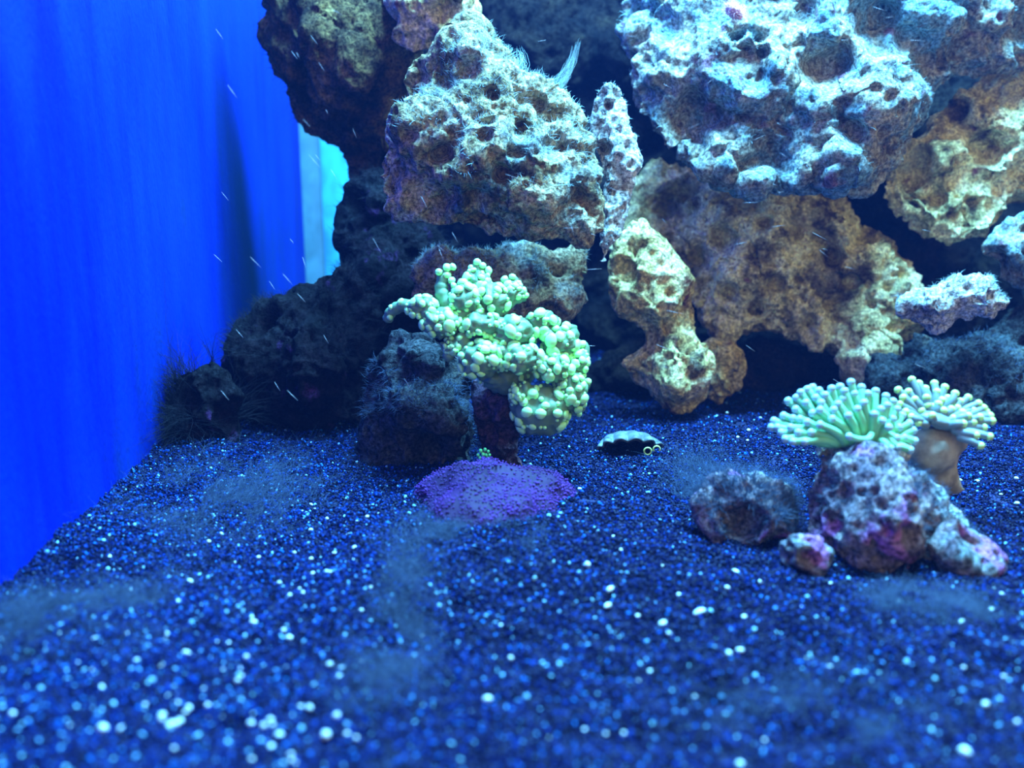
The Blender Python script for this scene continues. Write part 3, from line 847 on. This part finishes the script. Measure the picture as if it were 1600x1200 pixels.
def scallop():
    Y0 = .60
    c = floor_at(985, 708)
    root = empty('scalloped_shell', c)
    tag(root, 'small scalloped shell rim gaping over a dark hollow beside the yellow rock leg', 'shell')
    s = pxs(985, 700, c.y)
    # low fluted half dome whose scalloped rim gapes towards the front
    def valve(name, mat, grow, thick):
        nu, nv = 72, 12
        top = []
        for j in range(nv + 1):
            v = j / nv
            for i in range(nu + 1):
                u = i / nu
                a = math.pi * u
                w = abs(math.sin(u * math.pi * 6.5)) * (1 - v) ** 2
                x = -math.cos(a) * (50 + 5 * w) * s * grow * (1 - .25 * v)
                z = (.0105 * math.sin(a) ** .7 + .0030 * w * math.sin(a) ** .3) * (1 - v ** 2.2) * grow + .0045 * math.sin(math.pi * v) * math.sin(a)
                y = -.006 * math.sin(a) - .0025 * w * math.sin(a) + .034 * v
                top.append((x, y, z - .001))
        n1 = nu + 1
        V = top + [(x * .95, y + .0006, z - thick) for x, y, z in top]
        off = len(top); F = []
        for j in range(nv):
            for i in range(nu):
                a = j * n1 + i
                F.append((a, a + 1, a + n1 + 1, a + n1)); F.append((off + a, off + a + n1, off + a + n1 + 1, off + a + 1))
        for i in range(nu):
            F.append((i + 1, i, off + i, off + i + 1))
        o = mesh_obj(name, V, F, mat); o.parent = root
        return o
    valve('upper_valve', M['shell'], 1.0, .0012)
    valve('inner_lining', M['hollow'], .88, .0006)
    # two ring polyps at the right end of the rim
    for k, (px, py, r) in enumerate(((1012, 705, 5.5), (1026, 702, 5))):
        p = at(px, py, c.y - .012) - c
        V, F = [], []
        R_, q = r * s, 1.4 * s
        for i in range(20):
            A = i / 20 * 6.2832
            for j in range(8):
                B = j / 8 * 6.2832
                rr = R_ + q * math.cos(B)
                V.append((p.x + rr * math.cos(A), p.y + q * math.sin(B), p.z + rr * math.sin(A)))
        for i in range(20):
            for j in range(8):
                F.append((i * 8 + j, i * 8 + (j + 1) % 8, ((i + 1) % 20) * 8 + (j + 1) % 8, ((i + 1) % 20) * 8 + j))
        o = mesh_obj('ring_polyp', V, F, M['ring']); o.parent = root
scallop()

def pink_tuft():
    c = at(1147, 17, .62)
    V0, F0 = ico(4)
    s = pxs(1147, 17, .62)
    W = V0 * np.array([15 * s, 12 * s, 9 * s])
    W = W + V0 * (.0012 * np.abs(vnoise(V0 * 9, 4)))[:, None]
    root = empty('pink_polyp_tuft', c)
    tag(root, 'small pink bristly tuft on top of the blue-lit rock', 'polyp')
    o = bpy.data.objects.new('body', np_mesh('body', W, F0, M['pink'])); COL.objects.link(o); o.parent = root
    o.rotation_euler = (0, math.radians(38), 0)
    g = np.random.default_rng(6)
    idx = g.choice(len(W), 260)
    st = strands('bristles', W[idx], V0[idx] + np.array([0, 0, .5]), .0035, .00016, M['pink'], None, 3)
    st.parent = root; st.rotation_euler = o.rotation_euler
pink_tuft()

# ------------------------------------------------------------------ hair algae on the sand
def sand_tuft(label, px, py, wpx, dpx, n, length, mat, seed, radius=.00007, lean=(0, 0), name='hair_algae_tuft'):
    g = np.random.default_rng(seed)
    c = floor_at(px, py)
    s = pxs(px, py, c.y)
    far = floor_at(px, py - dpx).y; nearp = floor_at(px, py + dpx).y
    X = c.x + g.normal(0, .45, n) * wpx * s
    Y = c.y + g.normal(0, .45, n) * (far - nearp) / 2
    k = (X > wall_x(Y) + .002)
    X, Y = X[k], Y[k]
    keep = vnoise(np.stack([X * 60, Y * 60, X * 0], 1), seed) > -.3
    X, Y = X[keep], Y[keep]
    Z = sand_h(X, Y)
    P = np.stack([X, Y, Z], 1)
    D = np.tile(np.array([lean[0], lean[1], 1.0]), (len(P), 1))
    fall = np.exp(-((X - c.x) / (wpx * s)) ** 2)
    o = strands(name, P, D, length, radius, mat, None, seed, .5, 3, .55, .6)
    del o['kind']
    tag(o, label, 'algae', kind='stuff')
    o.data.transform(Matrix.Translation(-c)); o.location = c
sand_tuft('broad drift of grey hair algae on the sand in front of the black rock', 370, 760, 190, 80, 9000, .016, M['hair'], 61, lean=(.5, 0))
sand_tuft('patch of hair algae on the sand at the far left below the blue wall', 120, 960, 210, 90, 8000, .012, M['hair'], 62, lean=(.5, 0))
sand_tuft('ridge of grey hair algae running down the sand to the bottom edge', 620, 1000, 70, 210, 8000, .013, M['hair'], 63, lean=(.1, 0))
sand_tuft('hair algae cloud on the sand just in front of the violet mat', 720, 855, 130, 50, 6000, .011, M['hair'], 64)
sand_tuft('hair algae plume rising behind the dull purple rubble rock', 1135, 755, 90, 40, 6000, .018, M['hair'], 65, lean=(-.2, 0))
sand_tuft('soft grey algae patch on the sand before the encrusted rubble rock', 1460, 940, 120, 40, 6000, .010, M['hair'], 66)
sand_tuft('dark hair algae fringe along the foot of the blue wall', 250, 690, 90, 30, 3000, .030, M['hair_dark'], 67)
sand_tuft('hair algae strands at the bottom right corner of the sand', 1300, 1110, 260, 90, 6000, .007, M['hair'], 68)

# ------------------------------------------------------------------ pale shell grit lying on the sand
def pebbles():
    rr = random.Random(12)
    meshes = []
    for s in range(6):
        V, F = ico(2)
        V = V * (1 + .16 * vnoise(V * 1.3 + s * 3.3, s))[:, None]
        meshes.append(np_mesh('white_pebble', V, F, M['pebble']))
    spots = [(918, 882, 6, 1), (1061, 930, 5, 1), (1093, 956, 7, 1.9), (1163, 964, 4.5, 1.4), (1036, 974, 6, 1.5), (954, 920, 5, 1.8), (950, 946, 5, 1.9), (1139, 1021, 6, 1), (1156, 1016, 5, 1.6), (1186, 1007, 5, 1), (1016, 1050, 6, 1.2), (762, 1092, 6, 1.6), (1150, 893, 4.5, 1.8), (1188, 909, 4, 1.2), (906, 764, 3.5, 1.2), (982, 750, 4, 1.3), (958, 838, 3, 1), (970, 859, 3, 1.3), (737, 1116, 9, 1), (526, 1118, 7, 1), (509, 1148, 9, 1), (1421, 1148, 8, 1), (1444, 1150, 7, 1.1), (1508, 1175, 10, 1.3), (1540, 1100, 6, 1.5), (1157, 1195, 8, 1), (1097, 1194, 6, 1), (848, 1162, 7, 1), (856, 1154, 5, 1), (770, 1130, 5, 1.5), (805, 1058, 8, 1.9), (798, 1028, 4, 1.2), (160, 1138, 9, 1.3), (198, 1080, 6, 1.5), (158, 1075, 6, 1.4), (270, 1131, 7, 1.9), (253, 1118, 6, 1.4), (333, 1170, 8, 1.3), (343, 1186, 8, 1), (436, 1150, 9, 1.3), (424, 1168, 7, 1.3), (408, 1166, 7, 1.5), (531, 1058, 6, 1.4), (515, 1038, 5, 1.4), (484, 1106, 6, 1), (435, 1098, 6, 1), (412, 1134, 6, 1), (371, 1063, 5, 1), (332, 1029, 5, 1.2), (452, 996, 5, 1.6), (350, 1122, 6, 1.1), (324, 1102, 5, 1.2), (224, 1071, 5, 1), (190, 1140, 8, 1), (388, 1098, 4.5, 1), (75, 1008, 5, 1.4), (170, 870, 5, 1.2), (118, 795, 4, 1.3), (122, 862, 4, 1.2), (486, 828, 4, 1.2), (472, 800, 4, 1.3), (455, 820, 3.5, 1), (541, 808, 3.5, 1.3), (326, 846, 4, 1.1), (433, 926, 4, 1.2), (453, 930, 4, 1.2), (473, 926, 3.5, 1.2), (510, 893, 4, 1.4), (489, 896, 4, 1.2), (270, 927, 4, 1.3), (396, 972, 5, 1.5), (357, 1005, 4, 1), (20, 1115, 6, 1.4), (42, 1104, 5, 1), (1405, 940, 5, 1), (1240, 1014, 4, 1.1), (1550, 953, 5, 1.3), (1585, 960, 5, 1.3), (1503, 972, 5, 1.2), (1555, 1013, 5, 1.2), (1565, 928, 4, 1.2), (1527, 752, 4, 1.3), (1500, 750, 3.5, 1.3), (1588, 747, 3.5, 1.3), (1120, 650, 2.6, 1.2), (1136, 645, 2.6, 1.2), (1145, 656, 2.6, 1.1), (1170, 672, 3, 1.3), (1153, 683, 2.6, 1.2), (1168, 688, 2.6, 1.2), (1188, 653, 2.5, 1.2)]
    while len(spots) < 240:
        u = rr.random()
        if u < .62: x, y = rr.gauss(360, 150), rr.gauss(1060, 95)
        elif u < .8: x, y = rr.uniform(880, 1600), rr.uniform(760, 1195)
        else: x, y = rr.gauss(480, 90), rr.gauss(840, 50)
        if not (0 < x < 1600 and 730 < y < 1196): continue
        if 1080 < x < 1560 and y < 910: continue
        if 630 < x < 900 and y < 840: continue
        if x < 240 and y < 760 + (240 - x) * .8: continue
        spots.append((x, y, rr.uniform(2.2, 4.6) * (.7 + (y - 700) / 900), rr.uniform(1, 1.7)))
    zone = lambda x, y: ('left' if x < 640 else 'centre' if x < 1080 else 'right')
    text = {'left': 'tiny white shell grit pebble on the sparkling left stretch of dark sand',
            'centre': 'tiny white shell grit pebble on the dark sand in the middle foreground',
            'right': 'tiny white shell grit pebble on the dark sand at the right'}
    for (x, y, r, el) in spots:
        p = floor_at(x, y)
        h = float(sand_h(np.array([p.x]), np.array([p.y]))[0])
        p = floor_at(x, y, h + .0008)
        s = pxs(x, y, p.y)
        o = bpy.data.objects.new('white_pebble', rr.choice(meshes)); COL.objects.link(o)
        o.location = p
        o.scale = (r * s * el * .8, r * s * .8, r * s * .75)
        o.rotation_euler = (rr.uniform(-.3, .3), rr.uniform(-.3, .3), rr.uniform(-.9, .9))
        z = zone(x, y)
        own = {(1093, 956): 'oblong white pellet lying alone on bare sand left of the mauve rubble bit', (918, 882): 'round white pebble on bare sand just right of the violet mat',
               (1016, 1050): 'whitish oval pebble nearest below the oblong white pellet', (737, 1116): 'largest round pale pebble in the middle of the foreground sand'}.get((x, y))
        if own: tag(o, own, 'pebble')
        else: tag(o, text[z], 'pebble', 'white grit on the ' + z + ' sand')
pebbles()

# ------------------------------------------------------------------ fine fibres drifting in the water
def fibres():
    rr = random.Random(40)
    V, F = [], []
    for i in range(90):
        px = rr.uniform(330, 1450); py = rr.uniform(0, 640)
        Y = rr.uniform(.46, .53)
        c = at(px, py, Y); s = pxs(px, py, Y)
        if px < 760: ang = rr.gauss(-.9, .15)
        else: ang = rr.gauss(-.2, .5)
        d = Vector((math.cos(ang), rr.uniform(-.3, .3), math.sin(ang))).normalized()
        ln = rr.uniform(4, 13) * s
        a = [c - d * ln, c, c + d * ln]
        v, f = tube(a, [.00003, .00008, .00003], 4)
        k = len(V); V += v; F += [tuple(q + k for q in ff) for ff in f]
    o = mesh_obj('suspended_fibres', V, F, M['fibre'])
    tag(o, 'fine white fibres suspended in the water in front of the rocks', 'particles', kind='stuff')
fibres()

# ------------------------------------------------------------------ slightly cloudy tank water
def water():
    o = box('water', (-0.30, -0.30, -0.02), (0.80, 1.13, 0.55), None, 'stuff')
    m = bpy.data.materials.new('cloudy_water'); m.use_nodes = True
    nt = m.node_tree; nt.nodes.clear()
    out = nt.nodes.new('ShaderNodeOutputMaterial'); vs = nt.nodes.new('ShaderNodeVolumeScatter')
    vs.inputs['Color'].default_value = (.10, .25, 1, 1); vs.inputs['Density'].default_value = WATER; vs.inputs['Anisotropy'].default_value = .2
    nt.links.new(vs.outputs[0], out.inputs['Volume'])
    o.data.materials.append(m)
    tag(o, 'faintly cloudy blue water filling the tank', 'water', kind='stuff')
WATER = 0.026
water()
